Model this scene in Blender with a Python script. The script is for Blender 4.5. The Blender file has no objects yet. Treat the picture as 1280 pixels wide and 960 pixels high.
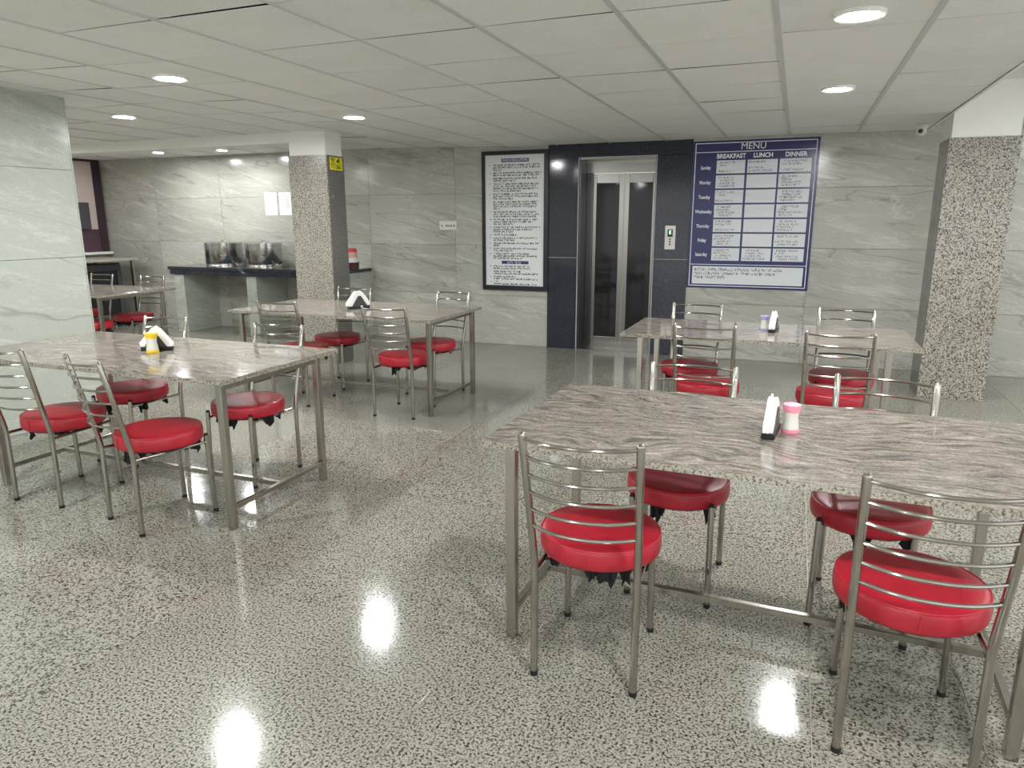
import bpy, bmesh, math, random
from mathutils import Vector, Matrix

random.seed(7)
SC = bpy.context.scene
COL = SC.collection

# ------------------------------------------------------------------ camera
F_PX, YAW, PITCH, ROLL, CAM_Z = 888.56, 0.37533724, 0.22560526, 0.00184229, 1.48
def camera_axes():
    cy, sy, cp, sp = math.cos(YAW), math.sin(YAW), math.cos(PITCH), math.sin(PITCH)
    fwd = Vector((-sy*cp, cy*cp, -sp)); right = Vector((cy, sy, 0)); down = fwd.cross(right)
    cr, sr = math.cos(ROLL), math.sin(ROLL)
    return cr*right + sr*down, -sr*right + cr*down, fwd
cr_, cd_, cf_ = camera_axes()
cam_data = bpy.data.cameras.new('camera')
cam = bpy.data.objects.new('camera', cam_data)
COL.objects.link(cam)
cam.matrix_world = Matrix(((cr_.x, -cd_.x, -cf_.x, 0), (cr_.y, -cd_.y, -cf_.y, 0), (cr_.z, -cd_.z, -cf_.z, CAM_Z), (0, 0, 0, 1)))
cam_data.sensor_width = 36.0
cam_data.lens = F_PX/1280*36.0
cam_data.clip_start = 0.05
SC.camera = cam

# ------------------------------------------------------------------ world, exposure
W = bpy.data.worlds.new('world'); SC.world = W; W.use_nodes = True
W.node_tree.nodes['Background'].inputs[0].default_value = (0.97, 0.985, 1.0, 1)
W.node_tree.nodes['Background'].inputs[1].default_value = 1.15
SC.view_settings.view_transform = 'Standard'
SC.view_settings.look = 'None'
SC.view_settings.gamma = 1.0
SC.view_settings.use_curve_mapping = False
SC.view_settings.exposure = 0.36
SC.cycles.use_denoising = True
LAMP = 450.0            # emission strength of a ceiling lamp's diffuser

# ------------------------------------------------------------------ materials
MATS = {}
def new_mat(name):
    m = bpy.data.materials.new(name); m.use_nodes = True
    nt = m.node_tree; b = nt.nodes['Principled BSDF']
    MATS[name] = m
    return m, nt, b
def srgb(r, g, b):
    f = lambda c: (c/255/12.92) if c/255 <= 0.04045 else ((c/255+0.055)/1.055)**2.4
    return (f(r), f(g), f(b), 1)
def plain(name, col, rough=0.5, metal=0.0, spec=0.5, **kw):
    m, nt, b = new_mat(name)
    b.inputs['Base Color'].default_value = col
    b.inputs['Roughness'].default_value = rough
    b.inputs['Metallic'].default_value = metal
    b.inputs['Specular IOR Level'].default_value = spec
    for k, v in kw.items():
        b.inputs[k.replace('_', ' ')].default_value = v
    return m
def node(nt, kind, **kw):
    n = nt.nodes.new(kind)
    for k, v in kw.items():
        setattr(n, k, v)
    return n
def coords(nt, scale=(1, 1, 1), rot=(0, 0, 0), jitter=True):
    tc = node(nt, 'ShaderNodeTexCoord')
    mp = node(nt, 'ShaderNodeMapping'); mp.inputs['Scale'].default_value = scale; mp.inputs['Rotation'].default_value = rot
    if jitter:
        oi = node(nt, 'ShaderNodeObjectInfo')
        mul = node(nt, 'ShaderNodeVectorMath', operation='SCALE'); mul.inputs[0].default_value = (37, 91, 53)
        nt.links.new(oi.outputs['Random'], mul.inputs['Scale'])
        add = node(nt, 'ShaderNodeVectorMath', operation='ADD')
        nt.links.new(tc.outputs['Object'], add.inputs[0]); nt.links.new(mul.outputs[0], add.inputs[1])
        nt.links.new(add.outputs[0], mp.inputs['Vector'])
    else:
        nt.links.new(tc.outputs['Object'], mp.inputs['Vector'])
    return mp.outputs[0]
def ramp(nt, fac, stops, interp='LINEAR'):
    r = node(nt, 'ShaderNodeValToRGB'); r.color_ramp.interpolation = interp
    e = r.color_ramp.elements
    while len(e) > 1: e.remove(e[-1])
    e[0].position, e[0].color = stops[0][0], stops[0][1]
    for p, c in stops[1:]:
        x = e.new(p); x.color = c
    nt.links.new(fac, r.inputs[0])
    return r.outputs[0]
def noise(nt, vec, scale, detail=3, rough=0.55, dist=0.0):
    n = node(nt, 'ShaderNodeTexNoise')
    n.inputs['Scale'].default_value = scale; n.inputs['Detail'].default_value = detail
    n.inputs['Roughness'].default_value = rough; n.inputs['Distortion'].default_value = dist
    nt.links.new(vec, n.inputs['Vector'])
    return n.outputs['Fac']
def voro(nt, vec, scale):
    n = node(nt, 'ShaderNodeTexVoronoi'); n.inputs['Scale'].default_value = scale
    nt.links.new(vec, n.inputs['Vector'])
    return n
def mix(nt, a, b, fac, mode='MIX'):
    m = node(nt, 'ShaderNodeMix', data_type='RGBA', blend_type=mode)
    for sock, v in ((m.inputs[6], a), (m.inputs[7], b), (m.inputs[0], fac)):
        if hasattr(v, 'links'): nt.links.new(v, sock)
        else: sock.default_value = v
    return m.outputs[2]
def tone(nt, lo, hi):                      # each slab has its own lightness
    oi = node(nt, 'ShaderNodeObjectInfo')
    mr = node(nt, 'ShaderNodeMapRange'); mr.inputs['To Min'].default_value = lo; mr.inputs['To Max'].default_value = hi
    nt.links.new(oi.outputs['Random'], mr.inputs['Value'])
    cc = node(nt, 'ShaderNodeCombineColor')
    for i in range(3): nt.links.new(mr.outputs[0], cc.inputs[i])
    return cc.outputs[0]
def bump(nt, b, h, strength=0.1, dist=0.002):
    n = node(nt, 'ShaderNodeBump'); n.inputs['Strength'].default_value = strength; n.inputs['Distance'].default_value = dist
    nt.links.new(h, n.inputs['Height']); nt.links.new(n.outputs[0], b.inputs['Normal'])

def mat_speckle(name, light, mid, dark, scale, rough, tl=0.9, th=1.05, jitter=True):
    m, nt, b = new_mat(name)
    v = coords(nt, jitter=jitter)
    n1 = noise(nt, v, scale, 2.5, 0.6)
    n2 = noise(nt, v, scale*2.3, 2, 0.6)
    big = noise(nt, v, 1.6, 3, 0.5)
    c1 = ramp(nt, n1, [(0.37, dark), (0.45, mid), (0.54, light), (0.68, light)])
    c2 = ramp(nt, n2, [(0.34, dark), (0.42, (1, 1, 1, 1))])
    c = mix(nt, c1, c2, 0.75, 'MULTIPLY')
    cb = ramp(nt, big, [(0.3, (0.9, 0.89, 0.86, 1)), (0.7, (1.05, 1.05, 1.04, 1))])
    c = mix(nt, c, cb, 1.0, 'MULTIPLY')
    c = mix(nt, c, tone(nt, tl, th), 1.0, 'MULTIPLY')
    nt.links.new(c, b.inputs['Base Color'])
    nr = noise(nt, v, 5, 3); rr = node(nt, 'ShaderNodeMapRange')
    rr.inputs['To Min'].default_value = rough*0.8; rr.inputs['To Max'].default_value = rough*1.3
    nt.links.new(nr, rr.inputs['Value']); nt.links.new(rr.outputs[0], b.inputs['Roughness'])
    return m
mat_speckle('floor_granite', srgb(166, 164, 153), srgb(128, 126, 115), srgb(46, 44, 39), 120, 0.11, 0.92, 1.04)
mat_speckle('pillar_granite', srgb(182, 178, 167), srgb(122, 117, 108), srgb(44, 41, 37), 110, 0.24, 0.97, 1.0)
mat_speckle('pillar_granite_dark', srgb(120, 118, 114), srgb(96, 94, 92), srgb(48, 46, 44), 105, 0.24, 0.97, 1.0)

def mat_walltile(name, base, light, dark, vein, rough, axis='XZ'):
    m, nt, b = new_mat(name)
    v = coords(nt)
    if axis == 'XZ': vs, rt = (0.42, 1, 2.6), (0, math.radians(-12), 0)
    else: vs, rt = (1, 0.42, 2.6), (math.radians(12), 0, 0)
    m1 = node(nt, 'ShaderNodeMapping'); m1.inputs['Rotation'].default_value = rt
    mp = node(nt, 'ShaderNodeMapping'); mp.inputs['Scale'].default_value = vs
    nt.links.new(v, m1.inputs['Vector']); nt.links.new(m1.outputs[0], mp.inputs['Vector'])
    vv = mp.outputs[0]
    cloud = noise(nt, vv, 2.6, 7, 0.66, 0.5)
    c = ramp(nt, cloud, [(0.28, dark), (0.44, base), (0.56, base), (0.70, light)])
    vn = noise(nt, vv, 0.9, 3, 0.45, 0.25)
    vm = ramp(nt, vn, [(0.494, (0, 0, 0, 1)), (0.4985, (0.8, 0.8, 0.8, 1)), (0.503, (0, 0, 0, 1))])
    c = mix(nt, c, vein, vm)
    vn2 = noise(nt, vv, 3.0, 6, 0.65, 0.8)
    vm2 = ramp(nt, vn2, [(0.54, (0, 0, 0, 1)), (0.565, (0.6, 0.6, 0.6, 1)), (0.59, (0, 0, 0, 1))])
    c = mix(nt, c, light, vm2)
    fine = noise(nt, v, 55, 3, 0.7)
    cf = ramp(nt, fine, [(0.3, (0.93, 0.93, 0.93, 1)), (0.7, (1.04, 1.04, 1.04, 1))])
    c = mix(nt, c, cf, 1.0, 'MULTIPLY')
    c = mix(nt, c, tone(nt, 0.88, 1.04), 1.0, 'MULTIPLY')
    nt.links.new(c, b.inputs['Base Color'])
    b.inputs['Roughness'].default_value = rough
    return m
mat_walltile('wall_tile', srgb(184, 183, 173), srgb(212, 211, 201), srgb(146, 145, 136), srgb(138, 135, 124), 0.16)
mat_walltile('side_tile', srgb(188, 194, 183), srgb(210, 215, 206), srgb(166, 172, 161), srgb(138, 143, 133), 0.2, 'YZ')
plain('grout', srgb(120, 118, 108), 0.8)
plain('floor_grout', srgb(190, 188, 176), 0.6)

def mat_table():
    m, nt, b = new_mat('table_granite')
    v = coords(nt)
    wn = noise(nt, v, 1.4, 3, 0.5)
    mp = node(nt, 'ShaderNodeMapping'); mp.inputs['Scale'].default_value = (1.9, 10.0, 1.0)
    # warp the long veins sideways so they flow and fold
    ws = node(nt, 'ShaderNodeVectorMath', operation='SCALE'); ws.inputs[0].default_value = (0.15, 0.55, 0)
    nt.links.new(wn, ws.inputs['Scale'])
    ad = node(nt, 'ShaderNodeVectorMath', operation='ADD'); nt.links.new(v, ad.inputs[0]); nt.links.new(ws.outputs[0], ad.inputs[1])
    nt.links.new(ad.outputs[0], mp.inputs['Vector'])
    vein = noise(nt, mp.outputs[0], 4.0, 10, 0.74, 0.5)
    c = ramp(nt, vein, [(0.28, srgb(64, 61, 58)), (0.41, srgb(104, 99, 93)), (0.49, srgb(134, 127, 118)), (0.56, srgb(152, 143, 134)), (0.66, srgb(182, 174, 164)), (0.80, srgb(206, 201, 190))])
    sp = noise(nt, v, 125, 3, 0.75)
    cs = ramp(nt, sp, [(0.33, (0.34, 0.33, 0.32, 1)), (0.46, (0.95, 0.95, 0.95, 1)), (0.58, (1, 1, 1, 1)), (0.68, (1.3, 1.28, 1.25, 1))])
    c = mix(nt, c, cs, 0.9, 'MULTIPLY')
    pk = noise(nt, v, 3.3, 5, 0.7)
    pm = ramp(nt, pk, [(0.56, (0, 0, 0, 1)), (0.75, (0.3, 0.3, 0.3, 1))])
    c = mix(nt, c, srgb(178, 154, 142), pm)
    nt.links.new(c, b.inputs['Base Color'])
    b.inputs['Roughness'].default_value = 0.10
    return m
mat_table()
mat_speckle('granite_edge', srgb(170, 165, 152), srgb(140, 135, 123), srgb(84, 80, 72), 110, 0.45, 0.97, 1.0)
def mat_ceiling():
    m, nt, b = new_mat('ceiling_board')
    v = coords(nt)
    n1 = noise(nt, v, 120, 3, 0.7); n2 = noise(nt, v, 2.5, 3, 0.6)
    c1 = ramp(nt, n1, [(0.3, srgb(232, 232, 228)), (0.65, srgb(246, 246, 243))])
    c2 = ramp(nt, n2, [(0.3, (0.94, 0.94, 0.93, 1)), (0.7, (1, 1, 1, 1))])
    c = mix(nt, c1, c2, 1.0, 'MULTIPLY'); c = mix(nt, c, tone(nt, 0.95, 1.0), 1.0, 'MULTIPLY')
    nt.links.new(c, b.inputs['Base Color']); b.inputs['Roughness'].default_value = 0.75
    bump(nt, b, n1, 0.25, 0.001)
mat_ceiling()
def mat_black_granite():
    m, nt, b = new_mat('black_granite')
    v = coords(nt)
    n1 = noise(nt, v, 60, 3, 0.65)
    c = ramp(nt, n1, [(0.35, srgb(36, 39, 48)), (0.6, srgb(52, 56, 67)), (0.75, srgb(78, 82, 94))])
    nt.links.new(c, b.inputs['Base Color']); b.inputs['Roughness'].default_value = 0.1
mat_black_granite()
def mat_brushed(name, col, rough, scl=(400, 400, 3)):
    m, nt, b = new_mat(name)
    v = coords(nt, scale=scl)
    n1 = noise(nt, v, 1, 2)
    c = ramp(nt, n1, [(0.3, tuple(x*0.85 for x in col[:3])+(1,)), (0.7, col)])
    nt.links.new(c, b.inputs['Base Color']); b.inputs['Metallic'].default_value = 1
    b.inputs['Roughness'].default_value = rough
mat_brushed('door_steel', srgb(158, 156, 150), 0.26)
mat_brushed('steel_dark_reflection', srgb(104, 104, 106), 0.2)  # door steel darkened: reflection of the black granite put into the colour
plain('chrome', srgb(172, 168, 160), 0.15, 1.0)
mat_brushed('tube_steel', srgb(186, 182, 172), 0.24, (60, 60, 6))
plain('pot_steel', srgb(192, 192, 190), 0.2, 1.0)
plain('t_bar', srgb(200, 201, 198), 0.45)
plain('plenum_black', srgb(22, 22, 22), 0.9)
plain('white_paint', srgb(236, 236, 230), 0.55)
plain('raised_ceiling', srgb(225, 225, 220), 0.7)
def mat_vinyl():
    m, nt, b = new_mat('red_vinyl')
    v = coords(nt)
    n1 = noise(nt, v, 9, 4, 0.6); n2 = noise(nt, v, 260, 2)
    c = ramp(nt, n1, [(0.3, srgb(166, 30, 46)), (0.7, srgb(190, 38, 55))])
    nt.links.new(c, b.inputs['Base Color']); b.inputs['Roughness'].default_value = 0.36
    bump(nt, b, n2, 0.12, 0.0006)
mat_vinyl()
plain('red_piping', srgb(190, 40, 56), 0.4)
plain('torn_lining', srgb(26, 26, 28), 0.9)
plain('rubber', srgb(20, 20, 20), 0.6)
plain('board_blue', srgb(42, 46, 100), 0.22)
plain('board_white', srgb(226, 230, 234), 0.3)
plain('print_white', srgb(240, 242, 246), 0.4)
plain('ink', srgb(52, 54, 60), 0.6)
plain('ink_grey', srgb(112, 114, 118), 0.6)
plain('frame_black', srgb(30, 31, 38), 0.35)
plain('sheet_white', srgb(232, 236, 234), 0.3)
plain('heading_blue', srgb(52, 58, 120), 0.4)
plain('paper', srgb(240, 241, 242), 0.7)
plain('plastic_white', srgb(232, 230, 224), 0.35)
plain('socket_grey', srgb(90, 90, 88), 0.5)
plain('yellow_sign', srgb(222, 214, 40), 0.45)
plain('sign_ink', srgb(40, 40, 16), 0.5)
plain('door_glass', srgb(40, 41, 42), 0.06, 0.0, 0.35)
plain('display_black', srgb(8, 18, 12), 0.2)
m, nt, b = new_mat('display_lit'); b.inputs['Base Color'].default_value = (0.1, 0.3, 0.2, 1)
b.inputs['Emission Color'].default_value = (0.7, 1.0, 0.82, 1); b.inputs['Emission Strength'].default_value = 1.2
m, nt, b = new_mat('lamp_diffuser'); b.inputs['Base Color'].default_value = (0.9, 0.9, 0.9, 1)
b.inputs['Emission Color'].default_value = (0.985, 0.995, 1.0, 1); b.inputs['Emission Strength'].default_value = LAMP
plain('maroon_frame', srgb(62, 46, 56), 0.4)
plain('maroon_panel', srgb(84, 62, 74), 0.4)
plain('pink_pane', srgb(232, 214, 208), 0.12)
plain('dark_grey', srgb(78, 76, 80), 0.5)
plain('black_gloss', srgb(34, 36, 42), 0.12)
plain('console_stone', srgb(168, 162, 150), 0.2)
plain('napkin', srgb(246, 246, 244), 0.85)
plain('holder_black', srgb(22, 22, 24), 0.35)
plain('holder_smoke', srgb(66, 62, 64), 0.25)
plain('pink_plastic', srgb(240, 150, 172), 0.35)
plain('yellow_plastic', srgb(244, 206, 40), 0.35)
plain('purple_plastic', srgb(172, 160, 208), 0.35)
plain('shaker_clear', srgb(222, 222, 210), 0.2)
plain('red_plastic', srgb(204, 52, 52), 0.35)
plain('pink_clear', srgb(226, 180, 160), 0.3)
plain('dark_maroon', srgb(70, 26, 32), 0.35)
plain('black_plastic', srgb(18, 18, 18), 0.4)

# ------------------------------------------------------------------ mesh helpers
def V(*a): return Vector(a)
def add_box(bm, x0, x1, y0, y1, z0, z1):
    vs = [bm.verts.new((x, y, z)) for z in (z0, z1) for y in (y0, y1) for x in (x0, x1)]
    for f in ((0, 2, 3, 1), (4, 5, 7, 6), (0, 1, 5, 4), (2, 6, 7, 3), (0, 4, 6, 2), (1, 3, 7, 5)):
        bm.faces.new([vs[i] for i in f])
def box_bm(*a, bevel=0.0, seg=2):
    bm = bmesh.new(); add_box(bm, *a)
    if bevel: bmesh.ops.bevel(bm, geom=bm.edges[:], offset=bevel, segments=seg, affect='EDGES', profile=0.5)
    return bm
def add_tube(bm, pts, r, n=10, caps=True):
    pts = [Vector(p) for p in pts]; rings = []
    rr = r if isinstance(r, (list, tuple)) else [r]*len(pts)
    for i, p in enumerate(pts):
        t = (pts[min(i+1, len(pts)-1)] - pts[max(i-1, 0)]).normalized()
        up = V(0, 0, 1) if abs(t.z) < 0.9 else V(0, 1, 0)
        a = t.cross(up).normalized(); c = a.cross(t).normalized()
        rings.append([bm.verts.new(p + rr[i]*(a*math.cos(2*math.pi*k/n) + c*math.sin(2*math.pi*k/n))) for k in range(n)])
    for i in range(len(rings)-1):
        for k in range(n):
            bm.faces.new((rings[i][k], rings[i][(k+1) % n], rings[i+1][(k+1) % n], rings[i+1][k]))
    if caps:
        bm.faces.new(rings[0][::-1]); bm.faces.new(rings[-1])
def tube_bm(*a, **k):
    bm = bmesh.new(); add_tube(bm, *a, **k); return bm
def add_lathe(bm, prof, n=24, cx=0, cy=0, sx=1, sy=1):
    rings = []
    for r, z in prof:
        if r < 1e-6: rings.append([bm.verts.new((cx, cy, z))])
        else: rings.append([bm.verts.new((cx+sx*r*math.cos(2*math.pi*k/n), cy+sy*r*math.sin(2*math.pi*k/n), z)) for k in range(n)])
    for a, b in zip(rings, rings[1:]):
        for k in range(n):
            k2 = (k+1) % n
            if len(a) == 1 and len(b) == 1: continue
            if len(a) == 1: bm.faces.new((a[0], b[k2], b[k]))
            elif len(b) == 1: bm.faces.new((a[k], a[k2], b[0]))
            else: bm.faces.new((a[k], a[k2], b[k2], b[k]))
def lathe_bm(*a, **k):
    bm = bmesh.new(); add_lathe(bm, *a, **k); return bm
def prism_bm(poly, y0, y1):                 # polygon in x,z extruded along y
    bm = bmesh.new()
    a = [bm.verts.new((x, y0, z)) for x, z in poly]; b = [bm.verts.new((x, y1, z)) for x, z in poly]
    bm.faces.new(a); bm.faces.new(b[::-1])
    for i in range(len(poly)):
        j = (i+1) % len(poly); bm.faces.new((a[j], a[i], b[i], b[j]))
    return bm
def obj(name, bm, mat, parent=None, smooth=False, loc=None):
    bmesh.ops.recalc_face_normals(bm, faces=bm.faces[:])
    me = bpy.data.meshes.new(name); bm.to_mesh(me); bm.free()
    if smooth: smooth_by_angle(me)
    me.materials.append(MATS[mat] if isinstance(mat, str) else mat)
    o = bpy.data.objects.new(name, me); COL.objects.link(o)
    if loc is not None: o.location = loc
    if parent is not None: o.parent = parent
    return o
def smooth_by_angle(me, ang=math.radians(42)):
    bm = bmesh.new(); bm.from_mesh(me)
    for f in bm.faces: f.smooth = True
    for e in bm.edges:
        e.smooth = not (len(e.link_faces) == 2 and e.calc_face_angle(0) > ang)
    bm.to_mesh(me); bm.free()
def share(name, me, parent, loc, rot=None, scale=None):
    o = bpy.data.objects.new(name, me); COL.objects.link(o)
    o.parent = parent; o.location = loc
    if rot: o.rotation_euler = rot
    if scale: o.scale = scale
    return o
def thing(name, label, cat, loc=(0, 0, 0), rotz=0, group=None):
    o = bpy.data.objects.new(name, None); COL.objects.link(o)
    o.location = loc; o.rotation_euler = (0, 0, rotz); o.empty_display_size = 0.1
    return tag(o, label, cat, group)
def tag(o, label, cat, group=None):
    o['label'] = label; o['category'] = cat
    if group: o['group'] = group
    return o
def struct(name, bm, mat, label=None, cat=None, **k):
    o = obj(name, bm, mat, **k); o['kind'] = 'structure'
    if label: o['label'] = label
    if cat: o['category'] = cat
    return o
def dup(o, parent=None):
    c = o.copy(); COL.objects.link(c); c.parent = parent
    for ch in [x for x in KIDS.get(o.name, [])]:
        dup(ch, c)
    return c
KIDS = {}
def index_kids(o):
    KIDS[o.name] = list(o.children)
    for c in o.children: index_kids(c)

# ------------------------------------------------------------------ structure
ZC, ZL, ZR = 2.31, 2.36, 2.53            # main ceiling, left bay ceiling, raised ceiling on the right
YB = 8.0                                 # back wall
XL, YLC = -5.05, 3.92                    # left wall plane and its free end
XS = -9.75                               # far left side wall
XR, YR = 4.6, -3.2                       # right wall, rear wall

# floor: grout bed with separate stone slabs
floor = struct('floor', box_bm(XS-0.3, XR+0.1, YR-0.1, YB+0.05, -0.06, -0.0035), 'floor_grout', 'polished speckled granite floor laid in large square slabs', 'floor')
fx = [-9.75, -9.0, -7.86, -6.715, -5.57, -4.425, -3.28, -2.135, -0.988, 0.156, 0.614, 1.76, 2.905, 4.6]
fy = [-3.2, -2.51, -1.36, -0.21, 0.94, 2.09, 3.24, 4.39, 5.54, 6.69, YB]
for i in range(len(fx)-1):
    for j in range(len(fy)-1):
        w, d = fx[i+1]-fx[i]-0.003, fy[j+1]-fy[j]-0.003
        obj('floor_slab', box_bm(-w/2, w/2, -d/2, d/2, -0.02, 0, bevel=0.0008, seg=1), 'floor_granite', floor, loc=((fx[i]+fx[i+1])/2, (fy[j]+fy[j+1])/2, 0))

# back wall with 1.2 x 0.6 stone tiles, left of the lift and right of it
def tile_wall_x(wall, xs, zs, y, mat='wall_tile', t=0.012):
    for i in range(len(xs)-1):
        for j in range(len(zs)-1):
            w, h = xs[i+1]-xs[i]-0.003, zs[j+1]-zs[j]-0.003
            obj('wall_tile', box_bm(-w/2, w/2, 0, t, -h/2, h/2, bevel=0.001, seg=1), mat, wall, loc=((xs[i]+xs[i+1])/2, y, (zs[j]+zs[j+1])/2))
zs = [0.0, 0.6, 1.2, 1.8, 2.52]
wall_back = struct('wall_back', box_bm(XS-0.2, -2.70, YB+0.009, YB+0.25, 0, 2.6), 'grout', 'long stone tiled back wall left of the lift', 'wall')
tile_wall_x(wall_back, [XS, -8.69, -7.49, -6.29, -5.09, -3.89, -2.70], zs, YB)
wall_backr = struct('wall_back_right', box_bm(-1.10, XR+0.1, YB+0.009, YB+0.25, 0, 2.75), 'grout', 'stone tiled back wall right of the lift', 'wall')
tile_wall_x(wall_backr, [-1.10, 0.12, 1.32, 2.52, 3.72, XR], [0, 0.6, 1.2, 1.8, 2.7], YB)

# left wall (plane x = XL) ending at a free corner
wall_left = struct('wall_left', box_bm(XL-0.25, XL-0.009, YR, YLC, 0, 2.6), 'grout', 'pale green stone tiled side wall at the left edge', 'wall')
ys = [YLC, 2.72, 1.52, 0.32, -0.88, -2.08, YR]
for i in range(len(ys)-1):
    for j in range(len(zs)-1):
        z0, z1 = [0, 0.61, 1.22, 1.85, 2.55][j:j+2]
        w, h = ys[i]-ys[i+1]-0.003, z1-z0-0.003
        obj('wall_tile', box_bm(-0.012, 0, -w/2, w/2, -h/2, h/2, bevel=0.001, seg=1), 'side_tile', wall_left, loc=(XL, (ys[i]+ys[i+1])/2, (z0+z1)/2))
obj('end_tile', box_bm(XL-0.25, XL, YLC, YLC+0.012, 0, 2.55), 'side_tile', wall_left)

# far left side wall with its window; the hall stays open behind the viewpoint and to the right
wall_side = struct('wall_far_left', box_bm(XS-0.25, XS, YLC-0.5, YB+0.2, 0, 2.6), 'wall_tile', 'plain tiled wall beyond the left bay', 'wall')
wall_bay = struct('wall_bay_front', box_bm(XS, XL-0.25, YLC-0.7, YLC-0.5, 0, 2.6), 'wall_tile', 'tiled wall closing the left bay', 'wall')

# ceiling: black void, grid bars and separate boards
ceiling = struct('ceiling', box_bm(XS-0.2, 1.06, YR, YB+0.2, 2.47, 2.6), 'plenum_black', 'suspended ceiling of square mineral boards in a metal grid', 'ceiling')
cx = [1.065, 0.459, -0.154, -0.758, -1.376, -1.99, -2.60, -3.18, -3.74, -4.29, -4.85, -5.42, -6.03, -6.64, -7.25, -7.86, -8.47, -9.08, -9.75]
cy = [2.50+0.6155*k for k in range(-3, 9)] + [YB]
def zceil(x):
    return ZC if x > -3.2 else ZC + (ZL-ZC)*min(1, (-3.2-x)/1.6)
for i in range(len(cx)-1):
    xa, xb = cx[i+1], cx[i]
    za, zb = zceil(xa), zceil(xb)
    for j in range(len(cy)-1):
        if xa < XL-0.3 and cy[j+1] < YLC-0.6: continue
        w, d = xb-xa-0.008, cy[j+1]-cy[j]-0.010
        tilt = math.atan2(za-zb, xb-xa)
        o = obj('ceiling_board', box_bm(-w/2, w/2, -d/2, d/2, 0, 0.0025), 'ceiling_board', ceiling,
                loc=((xa+xb)/2, (cy[j]+cy[j+1])/2, (za+zb)/2 + random.uniform(0, 0.0035)))
        o.rotation_euler = (random.gauss(0, 0.0035), tilt + random.gauss(0, 0.003), 0)
for x in cx[:-1]:
    y0 = YLC-0.5 if x < XL-0.25 else cy[0]
    z = zceil(x)
    vis = 0.013 if x > -1.7 else 0.006
    obj('ceiling_grid_bar', box_bm(-vis, vis, 0, YB-y0, -0.004, 0.03), 't_bar', ceiling, loc=(x, y0, z))
# boards behind the viewpoint are one slab, and the raised ceiling stands right of the column line
struct('ceiling_rear', box_bm(XL-0.25, 1.06, YR, cy[0], ZC, ZC+0.03), 'ceiling_board', 'ceiling behind the viewpoint', 'ceiling')
struct('ceiling_raised', box_bm(1.06, XR+0.2, YR, YB+0.1, ZR, ZR+0.05), 'raised_ceiling', 'raised pale ceiling right of the granite column', 'ceiling')
struct('trim_ceiling_step', box_bm(1.052, 1.075, YR, YB, ZC-0.006, ZR), 'white_paint', 'thin white strip along the step in the ceiling', 'trim')

# beam and columns
beam = struct('beam', box_bm(XS, -4.88, 6.24, 6.48, 2.258, 2.47), 'white_paint', 'white painted beam crossing the left bay', 'beam')
def column(name, x0, x1, y0, y1, zg, zt, label, side_mat):
    c = struct(name, box_bm(x0+0.012, x1-0.012, y0+0.012, y1-0.012, 0, zt), 'white_paint', label, 'column')
    obj('front_cladding', box_bm(x0, x1, y0, y0+0.018, 0, zg, bevel=0.0015, seg=1), 'pillar_granite', c)
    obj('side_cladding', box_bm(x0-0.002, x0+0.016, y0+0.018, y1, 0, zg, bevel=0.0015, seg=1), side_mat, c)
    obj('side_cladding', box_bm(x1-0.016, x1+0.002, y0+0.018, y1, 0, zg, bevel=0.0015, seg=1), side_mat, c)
    obj('rear_cladding', box_bm(x0, x1, y1-0.016, y1+0.002, 0, zg, bevel=0.0015, seg=1), 'pillar_granite', c)
    return c
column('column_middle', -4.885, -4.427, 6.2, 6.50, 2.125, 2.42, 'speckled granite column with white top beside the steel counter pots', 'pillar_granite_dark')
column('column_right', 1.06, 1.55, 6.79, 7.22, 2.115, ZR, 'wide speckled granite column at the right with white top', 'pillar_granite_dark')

# ------------------------------------------------------------------ lift
lift_wall = struct('wall_lift', box_bm(-2.70, -2.36, YB+0.02, YB+0.6, 0, 2.45), 'plenum_black', 'black granite lift surround', 'wall')
obj('wall_core', box_bm(-1.45, -1.10, YB+0.02, YB+0.6, 0, 2.45), 'plenum_black', lift_wall)
obj('wall_core', box_bm(-2.36, -1.45, YB+0.02, YB+0.6, 2.18, 2.45), 'plenum_black', lift_wall)
def gpanel(x0, x1, z0, z1, y=YB-0.012):
    obj('granite_panel', box_bm(x0+0.0015, x1-0.0015, y, YB+0.03, z0+0.0015, z1-0.0015, bevel=0.0015, seg=1), 'black_granite', lift_wall)
gpanel(-2.70, -2.34, 0, 1.065); gpanel(-2.70, -2.34, 1.065, 2.165)
gpanel(-1.468, -1.095, 0, 1.065); gpanel(-1.468, -1.095, 1.065, 2.165)
gpanel(-2.70, -1.9, 2.165, 2.44); gpanel(-1.9, -1.095, 2.165, 2.44)
for x0, x1 in ((-2.70, -2.34), (-1.468, -1.095)):
    obj('joint_strip', box_bm(x0, x1, YB-0.0128, YB, 1.063, 1.067), 't_bar', lift_wall)
obj('corner_strip', box_bm(-2.343, -2.337, YB-0.0135, YB+0.01, 0, 2.165), 't_bar', lift_wall)
obj('corner_strip', box_bm(-1.471, -1.465, YB-0.0135, YB+0.01, 0, 2.165), 't_bar', lift_wall)
obj('corner_strip', box_bm(-2.34, -1.468, YB-0.0135, YB+0.01, 2.161, 2.167), 't_bar', lift_wall)
YD = 8.30
lift = thing('lift_doors', 'stainless steel lift doors with two tall dark glass panels', 'lift', (-1.885, YD, 0))
obj('jamb', box_bm(-0.458, -0.440, -0.285, 0.03, 0, 2.16), 'steel_dark_reflection', lift)
obj('jamb', box_bm(0.400, 0.418, -0.285, 0.03, 0, 2.16), 'steel_dark_reflection', lift)
obj('jamb_face', box_bm(-0.440, -0.366, -0.02, 0.03, 0, 2.03, bevel=0.003), 'steel_dark_reflection', lift)
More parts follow.
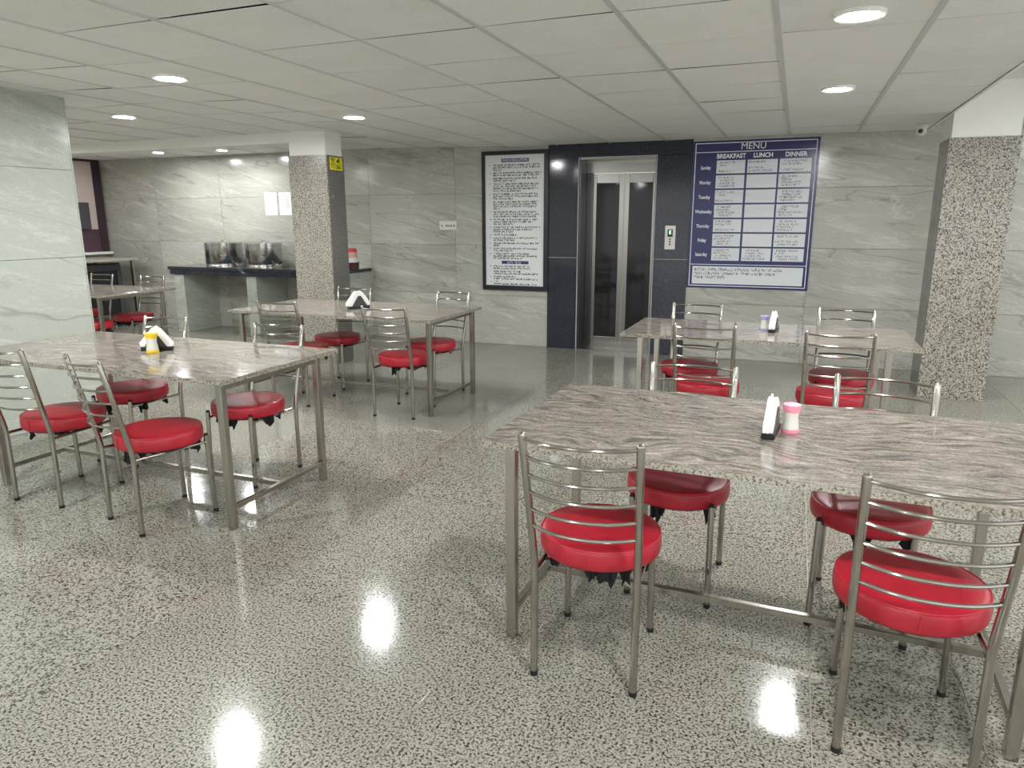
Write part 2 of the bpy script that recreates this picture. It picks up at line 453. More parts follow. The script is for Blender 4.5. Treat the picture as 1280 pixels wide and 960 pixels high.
obj('jamb_face', box_bm(0.366, 0.400, -0.02, 0.03, 0, 2.03, bevel=0.003), 'door_steel', lift)
obj('transom', box_bm(-0.440, 0.400, -0.03, 0.03, 2.012, 2.16, bevel=0.003), 'door_steel', lift)
obj('head_lining', box_bm(-0.440, 0.400, -0.285, -0.03, 2.145, 2.16), 'door_steel', lift)
obj('sill', box_bm(-0.458, 0.418, -0.30, 0.06, 0, 0.006), 'door_steel', lift)
for sx in (-1, 1):
    dd = 0.002
    x0, x1 = (-0.366, -dd) if sx < 0 else (dd, 0.366)
    lf = obj('door_leaf', box_bm(x0, x1, 0.012, 0.03, 0.008, 2.008), 'door_steel', lift)
    so, si = 0.040, 0.056
    w0, w1 = (so, si) if sx < 0 else (si, so)
    for a in ((x0, x0+w0), (x1-w1, x1)):
        obj('stile', box_bm(a[0], a[1], 0.0, 0.014, 0.008, 2.008, bevel=0.003), 'door_steel', lf)
    for a in ((0.008, 0.12), (1.90, 2.008)):
        obj('rail', box_bm(x0+w0, x1-w1, 0.0, 0.014, a[0], a[1], bevel=0.003), 'door_steel', lf)
    obj('glass_panel', box_bm(x0+w0, x1-w1, 0.005, 0.013, 0.12, 1.90), 'door_glass', lf)

# ------------------------------------------------------------------ lettering and scribbles (flat print on boards)
def text_mesh(s, size, bold=0.0):
    cu = bpy.data.curves.new('txt', 'FONT'); cu.body = s; cu.size = size; cu.align_x = 'CENTER'; cu.align_y = 'CENTER'
    cu.offset = bold; cu.resolution_u = 3
    o = bpy.data.objects.new('txt', cu); COL.objects.link(o)
    dg = bpy.context.evaluated_depsgraph_get(); dg.update()
    me = bpy.data.meshes.new_from_object(o.evaluated_get(dg))
    bpy.data.objects.remove(o); bpy.data.curves.remove(cu)
    return me
def lettering(name, s, size, mat, parent, x, y, z, bold=0.0, rot=(math.pi/2, 0, 0), squash=1.0):
    me = text_mesh(s, size, bold); me.materials.clear(); me.materials.append(MATS[mat])
    o = bpy.data.objects.new(name, me); COL.objects.link(o); o.parent = parent
    o.location = (x, y, z); o.rotation_euler = rot; o.scale = (squash, 1, 1)
    return o
def stuff(o):
    o['kind'] = 'stuff'; return o
def strokes_bm(lines, y, rnd, h, pen, print_caps=False):
    """lines: (x0, x1, z).  Rows of unreadable writing made of short pen strokes."""
    bm = bmesh.new()
    def seg(a, b, w):
        d = Vector((b[0]-a[0], 0, b[1]-a[1])); 
        if d.length < 1e-6: return
        d.normalize(); n = Vector((-d.z, 0, d.x))*w/2; e = d*w*0.4
        p = [Vector((a[0], y, a[1]))-e+n, Vector((b[0], y, b[1]))+e+n, Vector((b[0], y, b[1]))+e-n, Vector((a[0], y, a[1]))-e-n]
        bm.faces.new([bm.verts.new(q) for q in p])
    for x0, x1, z in lines:
        x = x0
        while x < x1:
            n = rnd.randint(2, 9)
            for k in range(n):
                cw = h*rnd.uniform(0.55, 0.85)
                if x+cw > x1: break
                pts = [(x + cw*rnd.choice((0, 0.4, 0.75)), z + h*rnd.choice((0, 0.5, 1.0))) for q in range(4)]
                if not print_caps: pts = [(px, pz + h*rnd.uniform(-0.15, 0.15)) for px, pz in pts]
                for a, b in zip(pts, pts[1:]): seg(a, b, pen)
                x += cw
            x += h*0.7
            if x > x1: break
    return bm

# menu board
R = random.Random(3)
mb_w, mb_h = 1.227, 1.515
menu = thing('menu_board', 'dark blue weekly menu board with white cells on the back wall', 'board', (-0.478, YB-0.001, 0.77))
def mu(u): return (u-0.5)*mb_w
def mv(v): return (1-v)*mb_h
obj('panel', box_bm(-mb_w/2, mb_w/2, -0.014, 0, 0, mb_h, bevel=0.002, seg=1), 'board_blue', menu)
YP = -0.0145
def rect(name, u0, u1, v0, v1, mat, par=menu, y=YP):
    return obj(name, box_bm(mu(u0), mu(u1), y-0.001, y, mv(v1), mv(v0)), mat, par)
for a in ((0.018, 0.024, 0.015, 0.985), (0.974, 0.980, 0.015, 0.985), (0.018, 0.98, 0.013, 0.018), (0.018, 0.98, 0.982, 0.987), (0.018, 0.98, 0.072, 0.0765), (0.018, 0.98, 0.833, 0.837)):
    rect('border_line', *a, 'print_white')
lettering('title_lettering', 'MENU', 0.090, 'print_white', menu, mu(0.49), YP-0.001, mv(0.043), 0.0)
for s, u in (('BREAKFAST', 0.315), ('LUNCH', 0.57), ('DINNER', 0.825)):
    lettering('heading_lettering', s, 0.062, 'print_white', menu, mu(u), YP-0.001, mv(0.104), 0.002, squash=0.9)
for i, s in enumerate(('Sunday', 'Monday', 'Tuesday', 'Wednesday', 'Thursday', 'Friday', 'Saturday')):
    lettering('day_lettering', s, 0.050, 'print_white', menu, mu(0.112), YP-0.001, mv(0.130+0.0983*i+0.047), 0.001, squash=0.72)
    for k, (u0, u1) in enumerate(((0.20, 0.432), (0.45, 0.688), (0.703, 0.948))):
        v0 = 0.130+0.0983*i; v1 = v0+0.087
        c = rect('menu_cell', u0, u1, v0, v1, 'board_white')
        if k != 1 or i in (0, 6):
            rows = []
            for q in range(4):
                if R.random() < 0.12: continue
                ind = R.uniform(0.01, 0.05); wd = R.uniform(0.6, 1.0) if q != 1 else R.uniform(0.3, 0.9)
                a0 = mu(u0)+ind; rows.append((a0, a0+(mu(u1)-mu(u0)-0.03-ind)*wd, mv(v0)-0.031-0.0285*q))
            stuff(obj('handwriting', strokes_bm(rows, YP-0.0016, R, 0.017, 0.0034), 'ink_grey', c))
nb = rect('note_cell', 0.045, 0.955, 0.848, 0.972, 'board_white')
stuff(obj('handwriting', strokes_bm([(mu(0.06), mu(0.80), mv(0.878)), (mu(0.06), mu(0.74), mv(0.905)), (mu(0.06), mu(0.33), mv(0.931))], YP-0.0016, R, 0.024, 0.0042), 'ink', nb))

# rules board
rw, rh = 0.83, 1.60
rules = thing('rules_board', 'tall black framed white notice board with numbered printed rules', 'notice board', (-3.105, YB-0.001, 0.668))
obj('sheet', box_bm(-rw/2+0.02, rw/2-0.02, -0.012, 0, 0.02, rh-0.02), 'sheet_white', rules)
for a in ((-rw/2, -rw/2+0.04, 0, rh), (rw/2-0.055, rw/2, 0, rh)):
    obj('frame_side', box_bm(a[0], a[1], -0.032, 0, a[2], a[3], bevel=0.003), 'frame_black', rules)
for a in ((0, 0.055), (rh-0.045, rh)):
    obj('frame_rail', box_bm(-rw/2+0.04, rw/2-0.055, -0.032, 0, a[0], a[1], bevel=0.003), 'frame_black', rules)
def rule_head(z, h, txt):
    hb = obj('heading_band', box_bm(-0.17, 0.17, -0.0135, -0.012, z-h/2, z+h/2), 'heading_blue', rules)
    if txt: lettering('heading_lettering', txt, h*0.80, 'print_white', hb, 0, -0.0142, z, 0.0006, squash=0.92)
    else: stuff(obj('heading_print', strokes_bm([(-0.10, 0.10, z-h*0.3)], -0.0142, R, h*0.55, 0.005, True), 'print_white', hb))
rule_head(rh-0.105, 0.040, 'RULES & REGULATIONS')
zl = rh-0.165; lh = 0.0262
paras = [(1.0, 0.98, 0.2), (1.0, 0.97), (0.94, 0.5), (0.95, 0.93, 0.94, 0.6), (0.93, 0.95, 0.45), (0.93, 0.93, 0.92, 0.14), (0.9, 0.97, 0.93), (0.93, 0.84, 0.45), (0.98, 0.85, 0.45), (0.52,), (0.93, 0.47), (0.97, 0.13), (0.93, 0.42), (0.77, 0.93, 0.62)]
xa, xb = -0.275, 0.325
def rule_paras(ps, zl):
    for p in ps:
        ln = [(xa-0.045, xa-0.025, zl)] + [(xa, xa+(xb-xa)*q, zl-k*lh) for k, q in enumerate(p)]
        stuff(obj('rule_text', strokes_bm(ln, -0.0130, R, 0.0165, 0.0046, True), 'ink', rules))
        zl -= lh*len(p)+0.0095
    return zl
zl = rule_paras(paras, zl)
rule_head(zl-0.004, 0.036, None)
rule_paras([(0.78, 0.8), (0.6, 0.98), (0.5, 0.96), (0.1, 0.95), (0.72,)], zl-0.058)

# lift call panel, socket, papers
lp = thing('lift_call_panel', 'white lift call panel with small lit display on black granite', 'call panel', (-1.292, YB-0.0125, 1.172))
obj('plate', box_bm(-0.057, 0.057, -0.014, 0, 0, 0.255, bevel=0.004), 'plastic_white', lp)
ds = obj('display', box_bm(-0.028, 0.028, -0.016, -0.013, 0.135, 0.215), 'display_black', lp)
lettering('display_digit', 'E', 0.055, 'display_lit', ds, 0, -0.0165, 0.182, 0.001)
for z in (0.112, 0.085, 0.055):
    cbn = obj('call_button', lathe_bm([(0, 0.0185), (0.010, 0.0175), (0.011, 0.010)], n=14), 'socket_grey', lp, smooth=True)
    cbn.rotation_euler = (math.pi/2, 0, 0); cbn.location = (0, 0, z)
sk = thing('power_socket', 'white power socket plate beside a wall tile joint', 'socket', (-3.985, YB-0.001, 1.375))
obj('plate', box_bm(-0.115, 0.115, -0.010, 0, 0, 0.105, bevel=0.003), 'plastic_white', sk)
for x in (-0.08, -0.025, 0.0, 0.025, 0.05, 0.085):
    obj('socket_hole' if abs(x) < 0.06 else 'switch', box_bm(x-0.007, x+0.007, -0.0115, -0.009, 0.035, 0.06), 'socket_grey', sk)
for nm, x, z, lab in (('left', -6.635, 1.56, 'white paper notice taped left of another sheet above the pots'), ('right', -6.395, 1.56, 'white paper notice taped closest to the granite column')):
    pp = obj('paper_notice', box_bm(-0.1, 0.1, -0.002, 0, 0, 0.295), 'paper', loc=(x, YB-0.001, z))
    tag(pp, lab, 'paper', 'paper notices on the back wall')
    stuff(obj('print', strokes_bm([(-0.07, 0.07, 0.25-0.02*k) for k in range(9)], -0.0026, R, 0.008, 0.0016), 'ink_grey', pp))

# yellow sign on the column's side face (plane x)
sg = thing('warning_sign', 'small yellow surveillance sign on the side of the granite column', 'sign', (-4.424, 6.252, 1.985))
sg.rotation_euler = (0, 0, math.pi/2)
obj('plate', box_bm(0, 0.215, -0.004, 0, 0, 0.125, bevel=0.001, seg=1), 'yellow_sign', sg)
obj('camera_pictogram', prism_bm([(0.115, 0.075), (0.155, 0.075), (0.165, 0.092), (0.160, 0.115), (0.145, 0.115), (0.138, 0.098), (0.115, 0.098)], -0.0052, -0.004), 'sign_ink', sg)
bm = bmesh.new()
for k in range(20):
    a0, a1 = 2*math.pi*k/20, 2*math.pi*(k+1)/20
    q = [bm.verts.new((0.055+r*math.cos(a), -0.005, 0.050+0.75*r*math.sin(a))) for r, a in ((0.037, a0), (0.037, a1), (0.030, a1), (0.030, a0))]
    bm.faces.new(q)
obj('ring_pictogram', bm, 'sign_ink', sg)
stuff(obj('sign_print', strokes_bm([(0.02, 0.09, 0.102), (0.03, 0.075, 0.086), (0.11, 0.19, 0.034), (0.10, 0.195, 0.016), (0.15, 0.175, 0.058), (0.035, 0.075, 0.045)], -0.005, R, 0.013, 0.005, True), 'sign_ink', sg))

# ------------------------------------------------------------------ ceiling lamps
def lamp(x, y, z, label, group=None, k=1.0):
    t = thing('ceiling_light', label, 'light', (x, y, z), 0, group)
    obj('trim_ring', lathe_bm([(0.078, -0.004), (0.098, -0.006), (0.102, 0.002), (0.102, 0.03), (0.078, 0.03), (0.078, -0.004)], n=28), 'white_paint', t, smooth=True)
    obj('diffuser', lathe_bm([(0, -0.003), (0.079, -0.003), (0.079, 0.0), (0, 0.0)], n=28), 'lamp_diffuser', t)
    for c in t.children: c.scale = (k, k, 1)
    return t
ZT = -0.008
lamp(0.165, 3.50, ZC+ZT, 'round white ceiling downlight nearest the viewer at top right')
lamp(0.165, 5.32, ZC+ZT, 'round white ceiling downlight in front of the menu board')
lamp(-3.47, 5.28, zceil(-3.47)+ZT, 'round white ceiling downlight above the table beside the granite column')
lamp(-3.57, 3.49, zceil(-3.57)+ZT, 'round white ceiling downlight above the left front table')
lamp(-5.44, 4.77, ZL+ZT, 'round white ceiling downlight just beyond the left wall end')
lamp(-7.80, 7.30, ZL+ZT, 'small ceiling downlight near the back wall, left of two in the bay', None, 0.72)
lamp(-6.82, 7.38, ZL+ZT, 'small ceiling downlight near the back wall above the pots', None, 0.72)
for x, y in ((0.165, 1.2), (0.165, -0.6), (-3.5, 1.5), (-3.5, -0.4), (-1.7, -1.9)):
    lamp(x, y, ZC+ZT, 'round white ceiling downlight behind the viewpoint', 'ceiling downlights behind the viewpoint')
for x, y in ((-7.4, 4.5), (-8.8, 5.3)):  # extra lamps out of sight, added to brighten the left bay
    lamp(x, y, ZL+ZT, 'added unseen ceiling lamp brightening the left bay', 'added unseen lamps brightening the left bay')
for x, y in ((2.9, 3.5), (2.9, 6.3), (2.9, 0.5)):
    lamp(x, y, ZR+ZT, 'round white downlight in the raised ceiling at right', 'downlights in the raised ceiling')

# dome camera
dc = thing('dome_camera', 'small white dome security camera on the ceiling by the right column', 'camera', (0.95, 7.55, ZC-0.005))
obj('base', lathe_bm([(0, 0), (0.052, 0), (0.052, -0.02), (0.045, -0.028), (0, -0.028)], n=20), 'plastic_white', dc, smooth=True)
obj('housing', lathe_bm([(0.042, -0.02), (0.044, -0.055), (0.034, -0.080), (0.018, -0.090), (0, -0.092)], n=20), 'plastic_white', dc, smooth=True)
ln = obj('lens', lathe_bm([(0, 0.012), (0.012, 0.010), (0.02, 0.0), (0.02, -0.01)], n=16), 'black_gloss', dc, smooth=True)
ln.location = (-0.012, -0.036, -0.055); ln.rotation_euler = (math.radians(100), 0, math.radians(-20))

# ------------------------------------------------------------------ tables
def table(label, x0, x1, y0, y1, lx0, lx1, ly0, ly1, rot=0.0, ztop=0.752, th=0.024):
    cx_, cy_ = (x0+x1)/2, (y0+y1)/2
    t = thing('dining_table', label, 'table', (cx_, cy_, 0), rot)
    top = obj('table_top', box_bm(x0-cx_, x1-cx_, y0-cy_, y1-cy_, ztop-th, ztop, bevel=0.003), 'table_granite', t)
    e0, e1, f0, f1 = x0-cx_, x1-cx_, y0-cy_, y1-cy_
    for a in ((e0-0.0006, e1+0.0006, f0-0.0008, f0+0.002), (e0-0.0006, e1+0.0006, f1-0.002, f1+0.0008), (e0-0.0008, e0+0.002, f0, f1), (e1-0.002, e1+0.0008, f0, f1)):
        obj('cut_edge', box_bm(*a, ztop-th+0.001, ztop-0.003), 'granite_edge', top)
    s = 0.0175
    for x in (lx0, lx1):
        for y in (ly0, ly1):
            obj('leg', box_bm(x-cx_-s, x-cx_+s, y-cy_-s, y-cy_+s, 0, ztop-th, bevel=0.002, seg=1), 'tube_steel', t)
        obj('end_bar', box_bm(x-cx_-0.0125, x-cx_+0.0125, ly0-cy_+s, ly1-cy_-s, 0.095, 0.12, bevel=0.002, seg=1), 'tube_steel', t)
        obj('top_bar', box_bm(x-cx_-0.0125, x-cx_+0.0125, ly0-cy_+s, ly1-cy_-s, ztop-th-0.026, ztop-th, bevel=0.002, seg=1), 'tube_steel', t)
    ym = (ly0+ly1)/2-cy_
    obj('long_bar', box_bm(lx0-cx_+0.0125, lx1-cx_-0.0125, ym-0.0125, ym+0.0125, 0.095, 0.12, bevel=0.002, seg=1), 'tube_steel', t)
    obj('top_bar', box_bm(lx0-cx_+0.0125, lx1-cx_-0.0125, ym-0.0125, ym+0.0125, ztop-th-0.026, ztop-th, bevel=0.002, seg=1), 'tube_steel', t)
    return t
D = math.radians
table('brown veined granite table nearest the viewer at right, with pink shaker', -0.935, 0.82, 2.095, 3.04, -0.840, 0.69, 2.14, 2.86, D(-2.0))
table('granite table at left front with yellow shaker, against the pale green wall', -4.40, -2.45, 2.51, 3.44, -4.12, -2.475, 2.53, 3.26)
table('granite table beside the middle granite column', -4.43, -2.51, 4.70, 5.66, -4.33, -2.545, 4.74, 5.52)
table('granite table in front of the menu board with purple shaker', -1.045, 0.73, 4.62, 5.46, -0.92, 0.56, 4.67, 5.30)
table('granite table in the far left bay behind the left wall', -8.3, -6.49, 5.12, 6.12, -8.15, -6.525, 5.17, 5.95)

# ------------------------------------------------------------------ chairs
RR = random.Random(11)
def lining_bm(seed):
    rn = random.Random(seed); bm = bmesh.new()
    add_lathe(bm, [(0, 0.3955), (0.19, 0.3955), (0.188, 0.390), (0, 0.386)], n=20)
    for k in range(rn.randint(5, 8)):
        a = rn.uniform(0, 2*math.pi); w = rn.uniform(0.08, 0.24); L = rn.uniform(0.02, 0.075)
        n = 8; top = []; bot = []
        for q in range(n+1):
            t = a + w*(q/n-0.5)*2; r = 0.182 + rn.uniform(-0.008, 0.008)
            top.append(bm.verts.new((r*math.cos(t), r*math.sin(t), 0.394)))
            r2 = r + rn.uniform(-0.03, 0.012)
            env = 1-(abs(q/n-0.5)*1.9)**3
            bot.append(bm.verts.new((r2*math.cos(t), r2*math.sin(t), 0.392 - L*max(0.12, env)*rn.uniform(0.55, 1.15))))
        for q in range(n): bm.faces.new((top[q], top[q+1], bot[q+1], bot[q]))
    return bm
LININGS = []
def make_chair():
    t = thing('dining_chair', 'x', 'chair')
    sr = 0.205
    prof = [(0, 0.470), (0.12, 0.4705), (0.180, 0.468), (0.1965, 0.4645), (0.2005, 0.4615), (0.2035, 0.452), (0.2055, 0.434), (0.2045, 0.412), (0.201, 0.400), (0.195, 0.396), (0, 0.396)]
    s = obj('seat_cushion', lathe_bm(prof, n=44), 'red_vinyl', t, smooth=True)
    pp = [(0.1995*math.cos(2*math.pi*k/44), 0.1995*math.sin(2*math.pi*k/44), 0.4632) for k in range(45)]
    obj('piping', tube_bm(pp, 0.0032, n=6, caps=False), 'red_piping', s, smooth=True)
    obj('seam', box_bm(-0.0015, 0.0015, -0.2080, -0.2040, 0.408, 0.455), 'red_piping', s)
    l = obj('seat_lining', lining_bm(0), 'torn_lining', t)
    LININGS.append(l.data)
    for k in range(1, 6):
        bm = lining_bm(k*5+3); me = bpy.data.meshes.new('seat_lining'); bm.to_mesh(me); bm.free(); me.materials.append(MATS['torn_lining']); LININGS.append(me)
    r = 0.0125
    for sx in (-1, 1):
        path = [(sx*0.166, -0.215, 0.012), (sx*0.166, -0.213, 0.36), (sx*0.1665, -0.2145, 0.405), (sx*0.167, -0.222, 0.45), (sx*0.172, -0.268, 0.665), (sx*0.1765, -0.312, 0.862), (sx*0.1766, -0.3128, 0.868), (sx*0.1766, -0.3130, 0.8715)]
        p = obj('back_post', tube_bm(path, [r]*6+[r*0.8, r*0.3], n=12), 'chrome', t, smooth=True)
        obj('rubber_foot', lathe_bm([(0, 0), (0.0135, 0), (0.0140, 0.016), (0, 0.016)], n=12, cx=sx*0.166, cy=-0.215), 'rubber', p, smooth=True)
        q = obj('front_leg', tube_bm([(sx*0.158, 0.172, 0.012), (sx*0.153, 0.160, 0.415)], r*0.95, n=12), 'chrome', t, smooth=True)
        obj('rubber_foot', lathe_bm([(0, 0), (0.0130, 0), (0.0135, 0.016), (0, 0.016)], n=12, cx=sx*0.158, cy=0.172), 'rubber', q, smooth=True)
        obj('leg_cap', lathe_bm([(0, 0.428), (0.008, 0.426), (0.0125, 0.415), (0, 0.414)], n=12, cx=sx*0.153, cy=0.160), 'rubber', q, smooth=True)
        obj('side_rail', tube_bm([(sx*0.1545, 0.155, 0.380), (sx*0.1655, -0.208, 0.380)], 0.008, n=8), 'chrome', t, smooth=True)
    obj('cross_rail', tube_bm([(-0.155, 0.10, 0.3805), (0.155, 0.10, 0.3805)], 0.008, n=8), 'chrome', t, smooth=True)
    obj('cross_rail', tube_bm([(-0.160, -0.10, 0.3805), (0.160, -0.10, 0.3805)], 0.008, n=8), 'chrome', t, smooth=True)
    for k in range(6):
        z = 0.852-0.0605*k
        f = (z-0.45)/(0.862-0.45); yb = -0.222-0.09*f; xb_ = 0.167+0.0095*f
        pts = []
        for q in range(13):
            u = q/6-1
            pts.append((u*xb_*0.985, yb - 0.058*(1-abs(u)**2.2), z))
        obj('back_rod', tube_bm(pts, 0.0058, n=8), 'chrome', t, smooth=True)
    return t
proto = make_chair(); index_kids(proto)
chairs = [
 # right front table
 (-0.545, 2.205, 1.5, 'red seat steel chair in the foreground, back to viewer, left side of nearest table', 0),
 (0.385, 2.180, 0, 'red seat steel chair at the lower right corner, back to viewer', 1),
 (-0.375, 2.80, 180, 'red seat chair facing viewer under nearest table, opposite the foreground chair', 2),
 (0.330, 2.79, 172, 'red seat chair facing viewer under nearest table, behind the lower right chair', 3),
 # left front table
 (-3.69, 2.618, 2, 'leftmost red seat chair of the left front table, back to viewer', 4),
 (-2.925, 2.556, -16, 'turned red seat chair at the left front table with torn lining, back to viewer', 5),
 (-2.915, 3.185, 180, 'red seat chair facing viewer at right end of the left front table', 1),
 (-3.845, 3.20, 180, 'red seat chair facing viewer behind the yellow shaker at left front table', 2),
 # middle table
 (-2.800, 4.805, 3, 'red seat chair back to viewer at right end of table beside the column', 3),
 (-3.790, 4.840, 2, 'red seat chair back to viewer in front of the granite column', 4),
 (-3.855, 5.420, 180, 'red seat chair facing viewer on far side of table, next to the granite column', 5),
 (-2.890, 5.44, 168, 'red seat chair facing viewer at far right of table beside the column', 0),
 # table before the menu board
 (-0.475, 4.665, 0, 'red seat chair back to viewer at left of the menu board table', 1),
 (0.270, 4.640, 0, 'red seat chair back to viewer at right of the menu board table', 2),
 (-0.660, 5.20, 180, 'red seat chair facing viewer at far left of table before menu board', 3),
 (0.350, 5.21, 177, 'red seat chair facing viewer at far right of table before menu board', 4),
 # bay table
 (-6.775, 5.24, 0, 'red seat chair at the bay table, nearly hidden behind the left wall', 5),
 (-6.93, 5.90, 180, 'red seat chair facing viewer at right end of the bay table', 0),
 (-7.76, 5.92, 180, 'red seat chair facing viewer at bay table, next to the wall edge', 1),
]
for i, (x, y, a, lab, lk) in enumerate(chairs):
    c = proto if i == 0 else dup(proto)
    c.location = (x, y, 0); c.rotation_euler = (0, 0, D(a)); tag(c, lab, 'chair', 'red seat steel dining chairs')
    for ch in c.children:
        if ch.name.startswith('seat_lining'):
            ch.data = LININGS[lk]; ch.rotation_euler = (0, 0, i*1.3)

# ------------------------------------------------------------------ table-top things
def napkin_holder(x, y, z, rot, label, s=1.0, seed=0):
    rn = random.Random(seed)
    t = thing('napkin_holder', label, 'napkin holder', (x, y, z), rot, 'napkin holders on the tables')
    obj('base', box_bm(-0.085*s, 0.085*s, -0.022, 0.022, 0, 0.022*s, bevel=0.003), 'holder_black', t)
    for yy in (-0.0205, 0.0165):
        obj('holder_plate', prism_bm([(-0.066*s, 0.018*s), (0.066*s, 0.018*s), (0.012*s, 0.098*s), (-0.012*s, 0.098*s)], yy, yy+0.004), 'holder_smoke', t)
    for k in range(5):
        dz = rn.uniform(-0.012, 0.010)*s; dx = rn.uniform(-0.008, 0.008)*s
        y0 = -0.0155+k*0.0064
        poly = [(-0.092*s+dx, 0.024*s), (0.086*s+dx, 0.024*s), (0.088*s+dx, 0.042*s), (0.030*s+dx, 0.118*s+dz), (0.006*s+dx, 0.135*s+dz), (-0.022*s+dx, 0.128*s-dz), (-0.096*s+dx, 0.045*s)]
        bm = prism_bm(poly, y0, y0+0.0058)
        for v in bm.verts: v.co.y += rn.uniform(-0.0008, 0.0008)
        obj('napkin', bm, 'napkin', t)
    return t
def shaker(x, y, z, cap, label, s=1.0, rot=0.0):
    t = thing('salt_shaker', label, 'shaker', (x, y, z), rot, 'shakers on the tables')
    obj('foot', lathe_bm([(0, 0), (0.030*s, 0), (0.031*s, 0.006*s), (0.029*s, 0.014*s), (0, 0.014*s)], n=20), cap, t, smooth=True)
    obj('body', lathe_bm([(0, 0.0141*s), (0.029*s, 0.0141*s), (0.0265*s, 0.035*s), (0.0235*s, 0.055*s), (0.026*s, 0.074*s), (0, 0.074*s)], n=20), 'shaker_clear', t, smooth=True)
    obj('cap', lathe_bm([(0, 0.0741*s), (0.0265*s, 0.0741*s), (0.031*s, 0.096*s), (0.030*s, 0.101*s), (0.024*s, 0.102*s), (0, 0.0995*s)], n=20), cap, t, smooth=True)
    return t
ZTAB = 0.7525
napkin_holder(-0.032, 2.555, ZTAB, D(84), 'black napkin holder seen edge on beside the pink shaker', 1.0, 1)
shaker(0.030, 2.60, ZTAB, 'pink_plastic', 'pink capped shaker on the nearest table')
napkin_holder(-3.405, 3.03, ZTAB, D(25), 'black napkin holder with white napkins behind the yellow shaker', 1.0, 2)
shaker(-3.370, 2.965, ZTAB, 'yellow_plastic', 'yellow capped shaker on the left front table', 1.12)
napkin_holder(-3.43, 5.15, ZTAB, D(62), 'napkin holder with white napkins on the table beside the column', 1.12, 3)
napkin_holder(-0.10, 5.06, ZTAB, D(82), 'slim napkin holder beside the purple shaker', 0.95, 4)
shaker(-0.165, 5.10, ZTAB, 'purple_plastic', 'pale purple shaker on the menu board table', 0.95)

# ------------------------------------------------------------------ serving counter with pots
ct = thing('serving_counter', 'long serving counter with black granite top on tiled piers', 'counter', (0, 0, 0))
ZCT = 0.89
obj('counter_top', box_bm(-7.90, -5.10, 7.34, YB-0.001, ZCT-0.04, ZCT, bevel=0.004), 'black_granite', ct)
obj('fascia', box_bm(-7.88, -5.12, 7.36, 7.385, ZCT-0.105, ZCT-0.04), 'black_granite', ct)
for x0, x1 in ((-7.86, -7.68), (-6.62, -6.46), (-5.30, -5.12)):
    obj('pier', box_bm(x0, x1, 7.39, YB-0.001, 0, ZCT-0.04, bevel=0.003), 'side_tile', ct)
def pot(x, y, r, h, label):
    t = thing('steel_pot', label, 'pot', (x, y, ZCT+0.0005), D(-25), 'steel pots on the counter')
    obj('body', lathe_bm([(0, 0), (r, 0), (r, 0.02), (r*0.985, 0.025), (r*0.985, 0.05), (r, 0.055), (r, h*0.86), (r*1.03, h*0.87), (r*1.03, h*0.90), (0, h*0.90)], n=36), 'pot_steel', t, smooth=True)
    ld = obj('lid', lathe_bm([(r*1.02, h*0.9005), (r*1.02, h*0.955), (r*0.97, h*0.975), (r*0.5, h*0.985), (0, h*0.99)], n=36), 'pot_steel', t, smooth=True)
    obj('lid_grip', tube_bm([(-0.05, 0, h*0.99), (-0.04, 0, h+0.012), (0.04, 0, h+0.012), (0.05, 0, h*0.99)], 0.006, n=8), 'pot_steel', ld, smooth=True)
    for a in (0.35, 1.5, 2.8):
        a = -a; c, s_ = math.cos(a), math.sin(a)
        obj('clamp', tube_bm([((r+0.006)*c, (r+0.006)*s_, h*0.70), ((r+0.022)*c, (r+0.022)*s_, h*0.80), ((r+0.014)*c, (r+0.014)*s_, h*0.93)], 0.008, n=8), 'pot_steel', t, smooth=True)
    # side handle
    obj('handle', tube_bm([((r-0.004)*math.cos(q), (r-0.004)*math.sin(q), z) for q, z in ((-0.55, h*0.45),)] + [((r+0.035)*math.cos(-0.55+0.06*k), (r+0.035)*math.sin(-0.55+0.06*k), h*0.45) for k in range(5)] + [((r-0.004)*math.cos(-0.31), (r-0.004)*math.sin(-0.31), h*0.45)], 0.007, n=8), 'pot_steel', t, smooth=True)
    a = 0.12
    tp = obj('tap', tube_bm([(r*0.98*math.cos(a), r*0.98*math.sin(a), 0.05), ((r+0.07)*math.cos(a), (r+0.07)*math.sin(a), 0.05), ((r+0.075)*math.cos(a), (r+0.075)*math.sin(a), 0.02)], 0.012, n=10), 'pot_steel', t, smooth=True)
    obj('tap_handle', tube_bm([((r+0.045)*math.cos(a), (r+0.045)*math.sin(a), 0.066), ((r+0.09)*math.cos(a), (r+0.09)*math.sin(a), 0.078), ((r+0.13)*math.cos(a), (r+0.13)*math.sin(a), 0.070)], [0.009, 0.008, 0.011], n=10), 'black_plastic', tp, smooth=True)
    return t
pot(-7.20, 7.66, 0.240, 0.325, 'large stainless steel pot at left on the black counter')
pot(-6.53, 7.66, 0.228, 0.325, 'stainless steel pot nearer the granite column on the counter')
cc = thing('cutlery_caddy', 'red and white plastic caddy with a dark stick on the counter end', 'caddy', (-5.145, 7.62, ZCT+0.0005))
obj('tray', lathe_bm([(0, 0), (0.085, 0), (0.09, 0.09), (0, 0.09)], n=24), 'dark_maroon', cc, smooth=True)
obj('band', lathe_bm([(0, 0.0905), (0.084, 0.0905), (0.084, 0.145), (0, 0.145)], n=24), 'plastic_white', cc, smooth=True)
obj('basket', lathe_bm([(0, 0.1455), (0.078, 0.1455), (0.070, 0.215), (0, 0.215)], n=24), 'pink_clear', cc, smooth=True)
obj('rim', lathe_bm([(0, 0.2155), (0.071, 0.2155), (0.066, 0.252), (0.04, 0.262), (0, 0.262)], n=24), 'red_plastic', cc, smooth=True)
obj('stick', tube_bm([(-0.01, -0.066, 0.16), (-0.045, -0.07, 0.35)], 0.006, n=8), 'black_plastic', cc, smooth=True)

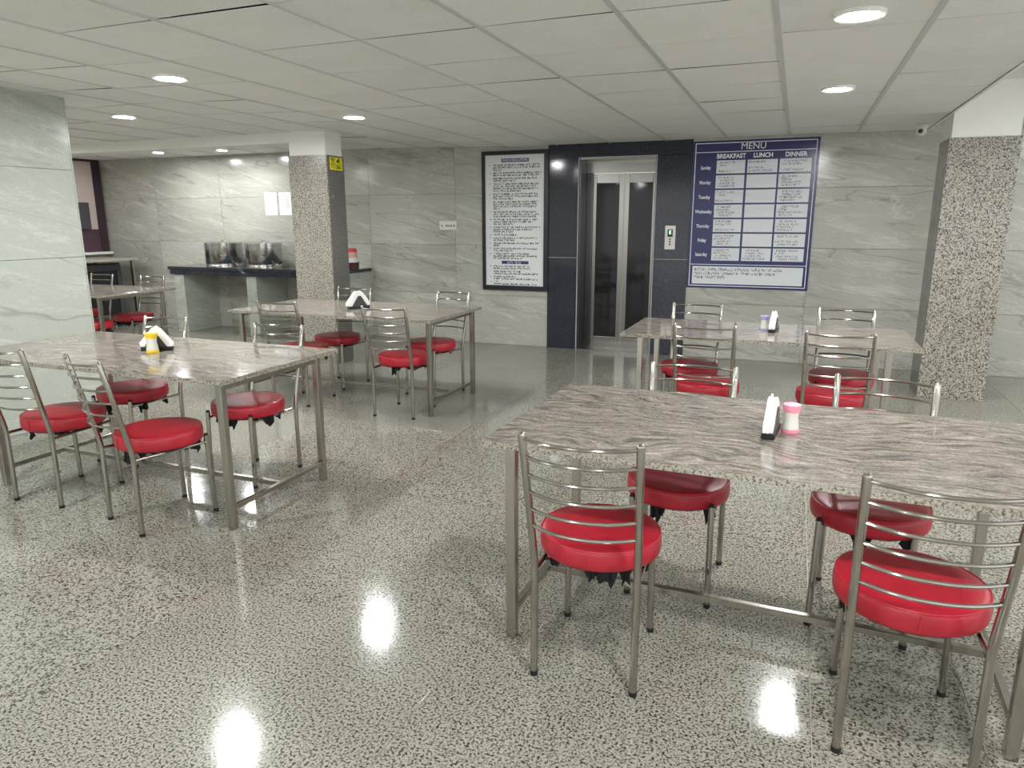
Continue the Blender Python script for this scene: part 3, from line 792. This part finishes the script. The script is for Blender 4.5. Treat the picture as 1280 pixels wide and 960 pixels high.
# ------------------------------------------------------------------ far left bay: window, console, cabinet
win = struct('window_1', box_bm(XS, XS+0.05, 7.86, 7.97, 1.04, 2.40), 'maroon_frame', 'maroon framed window with pale pink pane in the far left bay', 'window')
obj('frame_rail', box_bm(XS, XS+0.05, 6.6, 7.86, 2.33, 2.40), 'maroon_frame', win)
obj('frame_post', box_bm(XS, XS+0.05, 6.6, 6.68, 1.04, 2.33), 'maroon_frame', win)
obj('lower_panel', box_bm(XS, XS+0.035, 6.68, 7.86, 1.04, 1.37), 'maroon_panel', win)
obj('pane', box_bm(XS, XS+0.012, 6.68, 7.86, 1.37, 2.33), 'pink_pane', win)
obj('window_sill', box_bm(XS, XS+0.12, 6.55, 7.98, 1.005, 1.04), 'white_paint', win)
bx_ = obj('wall_box', box_bm(XS+0.0125, XS+0.13, 6.95, 7.66, 1.372, 1.75, bevel=0.006), 'dark_grey')
tag(bx_, 'dark grey box standing in front of the pink window pane', 'box')
cs = thing('console_table', 'narrow stone topped side table under the window in the far left bay', 'side table', (-9.3, 6.9, 0))
obj('table_top', box_bm(-0.42, 0.42, -0.85, 0.85, 0.935, 0.97, bevel=0.004), 'console_stone', cs)
for sx in (-0.37, 0.37):
    for sy in (-0.8, 0.78):
        obj('leg', box_bm(sx-0.02, sx+0.02, sy-0.02, sy+0.02, 0, 0.935), 'tube_steel', cs)
cb = thing('glass_cabinet', 'dark glass fronted cabinet under the side table in the bay', 'cabinet', (-9.36, 6.95, 0))
obj('body', box_bm(-0.25, 0.25, -0.68, 0.68, 0.06, 0.90, bevel=0.008), 'black_gloss', cb)
for y0, y1 in ((-0.66, -0.01), (0.01, 0.66)):
    d = obj('door', box_bm(0.25, 0.262, y0, y1, 0.08, 0.88), 'dark_grey', cb)
    obj('glass_panel', box_bm(0.261, 0.266, y0+0.06, y1-0.06, 0.16, 0.80), 'black_gloss', d)
for sx in (-0.2, 0.2):
    for sy in (-0.6, 0.6):
        obj('foot', box_bm(sx-0.02, sx+0.02, sy-0.02, sy+0.02, 0, 0.06), 'black_plastic', cb)
